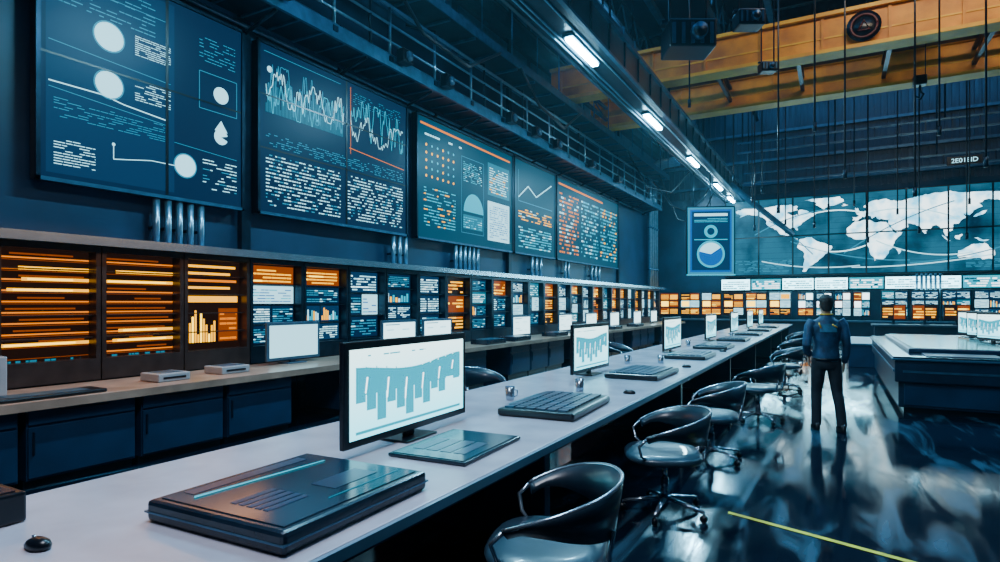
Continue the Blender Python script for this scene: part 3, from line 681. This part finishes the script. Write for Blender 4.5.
# ------------------------------------------------------------ crane
def girder(y,z0,z1,label):
    m=MB()
    m.box(-7.6,9.9,y-.28,y+.28,z1-.09,z1,ORANGED); m.box(-7.6,9.9,y-.28,y+.28,z0,z0+.09,ORANGED)
    m.box(-7.6,9.9,y-.16,y+.16,z0+.09,z1-.09,ORANGE)
    for i in range(13): m.box(-7.3+i*1.4,-7.24+i*1.4,y-.20,y+.20,z0+.09,z1-.09,ORANGE)
    m.box(-7.4,9.8,y-.175,y-.16,z0+.38,z0+.42,ORANGED)
    o=m.obj('crane_girder'); tag(o,label,'crane girder','orange crane girders'); return o
girder(17,7.75,8.75,'weathered orange steel crane girder spanning the hall'); girder(20.4,7.75,8.75,'weathered orange steel crane girder spanning the hall')
for i in range(9):
    x=-7+i*2.05
    m=MB(); m.box(x-.05,x+.05,17.17,20.23,8.0,8.1,STEEL); m.box(x-.05,x+.05,17.17,20.23,8.4,8.48,STEEL)
    m.tube([(x,17.35,8.05),(x,18.7,8.44),(x,20.05,8.05)],.03,STEEL,6)
    tag(m.obj('crane_crossbeam'),'dark cross member between the orange crane girders','beam','crane cross members')
for y in(18.0,19.4):
    m=MB(); m.box(-6.5,9.8,y-.2,y+.2,8.482,8.52,STEEL); m.cyl((-6.5,y,9.2),(9.8,y,9.2),.02,STEELB,6)
    for i in range(17): m.cyl((-6.4+i,y,8.5),(-6.4+i,y,9.2),.015,STEELB,6)
    tag(m.obj('crane_walkway'),'narrow dark railed walkway between the crane girders','walkway','crane walkways')
m=MB(); m.box(-7.93,-7.62,1,30.7,8.95,9.3,STEEL); m.box(-7.93,-7.55,1,30.7,9.3,9.34,STEEL); tag(m.obj('crane_rail'),'steel runway rail along the upper wall','rail')
r=root('crane_trolley','dark crane trolley with red drum riding the girders','crane trolley',(1.9,18.7,8.95))
m=MB(); m.box(-.7,.7,-2.0,2.0,.0,.2,STEEL,.02,1); m.box(-.5,.5,-1.7,-.5,.2,.8,BLACK,.03,2); m.obj('frame',r)
m=MB(); m.cyl((-.5,.2,.65),(.5,.2,.65),.35,STEELB,24); m.cyl((-.55,.2,.65),(-.5,.2,.65),.4,RED,24); m.cyl((.5,.2,.65),(.55,.2,.65),.4,RED,24); m.obj('drum',r)
for sx in(-.6,.6):
    for sy in(-1.7,1.7):
        m=MB(); m.cyl((sx-.05,sy,-.1),(sx+.05,sy,-.1),.10,BLACK,16); m.obj('wheel',r)
for s in(-.12,.12):
    m=MB(); m.cyl((s,.0,.4),(s,.0,-1.5),.012,STEEL,6); m.obj('hoist_cable',r)
m=MB(); m.box(-.15,.15,-.12,.12,-1.75,-1.5,BLACK,.03,2); m.tube([(0,0,-1.75),(0,0,-1.9),(.08,0,-1.98),(.02,0,-2.1),(-.08,0,-2.02)],.03,STEEL,8); m.obj('hook_block',r)
m=MB(); m.cyl((0,0,0),(0,-.03,0),.36,BLACK,28)
ring=[(.27*math.cos(i*PI/12),-.035,.27*math.sin(i*PI/12)) for i in range(25)]; m.tube(ring,.03,DRED,6)
m.tube([(-.12,-.035,-.1),(0,-.035,.14),(.12,-.035,-.1),(-.12,-.035,-.1)],.028,DRED,6)
o=m.obj('warning_plate',None,(.60,16.718,8.22)); tag(o,'round black plate with dull red ring emblem on girder','sign')
def hang(x,y,z,s,label):
    r=root('hanging_projector',label,'projector',(x,y,z),.5,'hanging projectors')
    m=MB(); m.box(-s*.5,s*.5,-s*.4,s*.4,0,s*.6,BLACK,.03,2); m.box(-s*.6,s*.6,-s*.1,s*.1,s*.6,s*.7,STEEL,.01,1)
    for i in range(5): m.box(-s*.45+i*s*.2,-s*.38+i*s*.2,-s*.43,-s*.4,.05,s*.5,STEELB)
    m.obj('casing',r)
    m=MB(); m.cyl((.1*s,-s*.4,s*.3),(.1*s,-s*.55,s*.28),s*.17,STEELB,20); m.cyl((.1*s,-s*.55,s*.28),(.1*s,-s*.56,s*.28),s*.14,BLACK,20); m.obj('lens',r)
    for q in(-.4,.4):
        m=MB(); m.cyl((q*s,0,s*.7),(q*s,0,H-.7-z),.018,STEEL,6); m.obj('hanger_rod',r)
    return r
hang(-2.40,11.5,6.28,.85,'black projector hanging from ceiling rods'); hang(-1.45,12.4,6.9,.50,'small black projector hanging from ceiling rods')
hang(-1.35,15,6.9,.36,'small black projector hanging from ceiling rods')
rods=[(-1.2,16,3.9),(-.6,22.4,4.2),(.2,16,4.6),(.9,22,3.6),(1.5,15.6,4.0),(2.3,22.8,3.9),(2.6,15,4.4),(3.1,15.8,4.0),(3.4,22.2,3.6),(-2.6,24,4.4),(-3.3,16,6.8),(4.6,23,4.2),(-.2,24,5.0),(-2.2,22.5,5.5),(-1.6,24.5,4.6),(.6,25,5.2),(1.9,25,4.8),(2.0,16.2,5.4),(-.4,15.3,5.6),(3.9,25,5.0),(-3.1,22.3,6.0),(-2.8,25,5.6)]
for x,y,z in rods:
    m=MB(); m.cyl((x,y,z),(x,y,H-.55),.02,BLACK,6); m.cyl((x,y,z-.1),(x,y,z+.1),.04,STEEL,8)
    tag(m.obj('hanging_rod'),'thin dark rod hanging from the ceiling','rod','thin hanging rods')
for (y,z) in((29.0,7.0),(27.0,7.9),(24.2,9.3)):
    m=MB(); m.box(-3.6,9.8,y-.06,y+.06,z,z+.06,STEELB); m.box(-3.6,9.8,y-.06,y+.06,z+.4,z+.46,STEELB)
    for i in range(17): m.box(-3.5+i*.8,-3.46+i*.8,y-.03,y+.03,z,z+.4,STEEL)
    for x in(-3.4,0,3.5,7): m.cyl((x,y,z+.4),(x,y,H-.5),.03,STEEL,8)
    tag(m.obj('cross_truss'),'horizontal steel lattice truss spanning before back wall','truss','lattice trusses')
r=root('hall_sign','small dark sign with pale lettering on truss','sign',(4.35,28.85,6.95))
m=MB(); m.box(-.55,.55,0,.05,0,.34,BLACK,.01,1); m.obj('sign_board',r)
tc=bpy.data.curves.new('lettering','FONT'); tc.body='2E01EID'; tc.size=.24; tc.align_x='CENTER'; tc.extrude=.004
to=bpy.data.objects.new('lettering_tmp',tc); COL.objects.link(to)
bpy.context.view_layer.update()
me=bpy.data.meshes.new_from_object(to.evaluated_get(bpy.context.evaluated_depsgraph_get()))
bpy.data.objects.remove(to)
lo=bpy.data.objects.new('lettering',me); me.materials.clear(); me.materials.append(E['pale']); COL.objects.link(lo)
lo.parent=r; lo.location=(0,-.008,.09); lo.rotation_euler=(PI/2,0,0)

# ------------------------------------------------------------ person
SKIN=mat('skin',(.42,.24,.17),.5,0,.1,8); JACK=mat('blue_jacket_cloth',(.012,.060,.14),.55,0,.75,8,.6)
TROU=mat('black_trouser_cloth',(.008,.013,.022),.8,0,.3,18,.3); HAIR=mat('dark_hair',(.012,.009,.008),.6,0,.4,40,.5); SHOE=mat('black_shoe_leather',(.01,.01,.012),.3,0,.2,8)
PATCH=mat('pale_blue_cloth_panel',(.05,.18,.30),.6,0,.4,12)
EYEW=mat('eye_white',(.7,.7,.7),.3); LIP=mat('lip',(.35,.13,.10),.5)
def remesh(o,v,sm=4):
    md=o.modifiers.new('r','REMESH'); md.mode='VOXEL'; md.voxel_size=v; md.use_smooth_shade=True
    s=o.modifiers.new('s','SMOOTH'); s.iterations=sm; s.factor=.5
p=root('person','man standing in navy work jacket and black trousers, arms down','person',(-.10,8.7,0),.25)
p.scale=(.98,.98,.98)
legs=[[(-.085,0,.93),(-.09,.025,.70),(-.10,.055,.50),(-.105,.035,.30),(-.11,.02,.10)],[(.085,0,.93),(.11,.0,.70),(.13,.0,.50),(.155,-.04,.30),(.17,-.07,.10)]]
arms=[[(-.155,0,1.415),(-.200,-.01,1.35),(-.228,-.05,1.23),(-.248,-.075,1.115),(-.225,.0,1.03),(-.18,.10,.96)],
      [(.155,0,1.430),(.198,-.01,1.365),(.222,-.02,1.245),(.236,-.02,1.12),(.24,.02,.99),(.225,.06,.87)]]
m=MB()
m.loft([(0,.0,.90,.14,.095),(0,0,1.0,.135,.095),(0,.01,1.12,.125,.095),(0,.01,1.25,.15,.11),(0,0,1.36,.165,.105),(0,-.005,1.43,.13,.08),(0,-.005,1.47,.07,.06),(0,.0,1.55,.056,.06)],SKIN,20)
m.loft([(0,.045,1.515,.030,.035),(0,.03,1.535,.05,.062),(0,.018,1.57,.064,.080),(0,.012,1.62,.074,.093),(0,.005,1.67,.077,.098),(0,0,1.71,.070,.090),(0,0,1.735,.050,.066),(0,0,1.747,.02,.03)],SKIN,24)
m.tube([(0,.100,1.645),(0,.118,1.605),(0,.104,1.592)],[.009,.015,.011],SKIN,8)
for s in(-1,1): m.ball((s*.077,-.002,1.622),(.010,.018,.030),SKIN,10); m.ball((s*.03,.088,1.652),(.018,.012,.008),SKIN,8)
for q in legs: m.tube(q,[.080,.070,.053,.050,.036],SKIN,14)
for q in legs: x,y,z=q[-1]; m.tube([(x,y-.05,.045),(x,y+.06,.045),(x,y+.17,.03)],[(.035,.03),(.04,.03),(.035,.02)],SKIN,10)
for si,q in zip((-1,1),arms):
    m.tube(q,[.048,.046,.040,.036,.032,.024],SKIN,12)
    w=Vector(q[-1]); m.tube([w,w+Vector((0,.012,-.04)),w+Vector((-si*.003,.022,-.095))],[(.016,.024),(.017,.038),(.014,.040)],SKIN,12)
    for j,ln in enumerate((.066,.076,.07,.055)):
        b0=w+Vector((-si*.003,.055-.021*j,-.088-.004*(j==1))); m.tube([b0,b0+Vector((-si*.004,.004,-ln*.45)),b0+Vector((-si*.016,.004,-ln*.78)),b0+Vector((-si*.028,.0,-ln))],[.0088,.0085,.008,.006],SKIN,8)
    b0=w+Vector((-si*.004,.035,-.03)); m.tube([b0,b0+Vector((-si*.008,.028,-.03)),b0+Vector((-si*.014,.034,-.062))],[.011,.010,.007],SKIN,8)
bo=m.obj('body',p); remesh(bo,.007,3)
for s in(-1,1):
    m=MB(); m.ball((s*.03,.0925,1.637),(.012,.008,.006),EYEW,10); m.ball((s*.03,.099,1.637),(.005,.003,.005),BLACK,8); m.obj('eye',p)
m=MB(); m.ball((0,.096,1.567),(.022,.007,.006),LIP,10); m.obj('mouth',p)
m=MB(); m.loft([(0,-.055,1.545,.045,.035),(0,-.045,1.58,.064,.056),(0,-.03,1.63,.080,.078),(0,-.015,1.68,.085,.098),(0,-.006,1.72,.079,.098),(0,-.003,1.752,.055,.072),(0,0,1.768,.02,.03)],HAIR,24); remesh(m.obj('hair',p),.008,3)
m=MB()
m.loft([(0,0,.90,.156,.118),(0,0,.93,.160,.122),(0,0,1.0,.152,.118),(0,.005,1.10,.146,.114),(0,.005,1.24,.165,.125),(0,0,1.35,.180,.122),(0,-.005,1.42,.155,.094),(0,-.01,1.46,.090,.076),(0,-.01,1.49,.072,.072),(0,-.01,1.515,.070,.070)],JACK,28,2.3)
for q in arms: m.tube([*q[:-1],tuple(Vector(q[-1])+Vector((0,-.004,.012)))],[.066,.063,.056,.052,.047,.040],JACK,14)
jo=m.obj('jacket',p); remesh(jo,.010,3)
m=MB()
n=8; vs=[];fs=[]
for i in range(n+1):
    x=-.10+.20*i/n; yy=-.128+.10*(x/.18)**2*.5-.004
    vs+= [(x,yy,1.28),(x,yy+.006,1.38)]
for i in range(n): fs.append((2*i,2*i+2,2*i+3,2*i+1))
m.add(vs,fs,PATCH); m.obj('back_panel',p)
for pts in ([(-.11,-.116,1.40),(-.09,-.130,1.33)],[(.04,-.125,1.38),(.10,-.122,1.34)]):
    m=MB(); m.tube(pts,.009,ORANGED,6); m.obj('orange_trim',p)
m=MB(); m.tube([(.073*math.cos(a),-.012+.073*math.sin(a),1.507) for a in [PI+i*PI/8 for i in range(9)]],.010,ORANGED,6); m.obj('collar_trim',p)
m=MB(); m.tube([(.162*math.cos(a)*1.0,.124*math.sin(a),.925) for a in [i*2*PI/28 for i in range(29)]],[(.006,.02)]*29,BLACK,6); m.obj('belt',p)
m=MB(); m.loft([(0,0,.80,.14,.10),(0,0,.85,.156,.112),(0,0,.93,.150,.114),(0,0,.97,.142,.106)],TROU,24,2.3)
for q in legs: m.tube([q[0],q[1],q[2],q[3],(q[4][0],q[4][1],.06)],[.090,.084,.068,.064,.060],TROU,16)
remesh(m.obj('trousers',p),.010,3)
for q in legs:
    x,y,z=q[-1]; m=MB(); m.loft([(x,y+.05,0,.047,.14),(x,y+.05,.025,.050,.143),(x,y+.04,.05,.046,.125),(x,y+.005,.075,.042,.08),(x,y-.01,.10,.036,.05)],SHOE,20); m.obj('shoe',p)

# ------------------------------------------------------------ lights
def area(loc,sx,sy,en,col,rot=(0,0,0)):
    l=bpy.data.lights.new('area_light','AREA'); l.shape='RECTANGLE'; l.size=sx; l.size_y=sy; l.energy=en; l.color=col
    o=bpy.data.objects.new('area_light',l); COL.objects.link(o); o.location=loc; o.rotation_euler=rot; return o
CY=(.26,.72,1.0)
for y in(5.8,10.8,15.9,21.1,26.1): area((-4.22,y,6.35),.14,1.6,280,CY)
area((-1.9,1.2,5.5),1.2,2.0,220,(.80,.86,1.0))  # added desk fill near the camera, no fixture
area((1.5,12,11.5),5,6,130,(.08,.40,1.0))  # added soft blue overhead fill, not a fixture of the hall
area((.2,5.5,6.0),.4,3.0,90,(.40,.76,1.0))  # added fill to brighten chairs and aisle, no fixture
area((1,28.6,11.3),12,1.0,180,(.12,.48,1.0),(.35,0,0))  # added wash lamp to lift the upper back wall
area((1,30.2,2.9),9,.3,260,(.3,.8,1.0),(-1.0,0,0))
area((-4.6,10,11.4),3,18,380,(.12,.48,1.0),(0,-.45,0))  # second overhead blue fill, added without a fixture
area((3,12.5,10.5),6,.6,300,(1,.80,.55),(1.15,0,0))  # added warm fill to bring out the crane orange
area((-6.2,28.9,6.5),.5,1.2,200,(.45,.85,1.0),(0,-1.0,0))  # added lamp by the tall corner pipes, no fixture there
area((-6.2,3.6,2.6),.3,3.0,34,(1,.42,.12),(0,0,0))  # added orange fill over the bench, boosting the cabinet glow
def spot(loc,tgt,en,col,size,blend=.15):
    l=bpy.data.lights.new('spot_light','SPOT'); l.energy=en; l.color=col; l.spot_size=size; l.spot_blend=blend; l.shadow_soft_size=.05
    o=bpy.data.objects.new('spot_light',l); COL.objects.link(o); o.location=loc
    o.rotation_euler=(Vector(tgt)-Vector(loc)).to_track_quat('-Z','Y').to_euler()
spot((5.5,14,9),(1.6,7.4,0),4800,(.20,.6,1.0),.5,.5)  # both spots are added without fixtures, to throw light pools on the floor
spot((6.5,20,10),(.2,9.2,0),2400,(.3,.72,1.0),.35,.4)
W=bpy.data.worlds.new('world'); SC.world=W; W.use_nodes=True
nt=W.node_tree
nt.nodes['Background'].inputs[0].default_value=(.02,.05,.09,1); nt.nodes['Background'].inputs[1].default_value=.4
vs=nt.nodes.new('ShaderNodeVolumeScatter'); vs.inputs['Color'].default_value=(.5,.8,1,1); vs.inputs['Density'].default_value=.0010; vs.inputs['Anisotropy'].default_value=.75
nt.links.new(vs.outputs[0],nt.nodes['World Output'].inputs['Volume'])
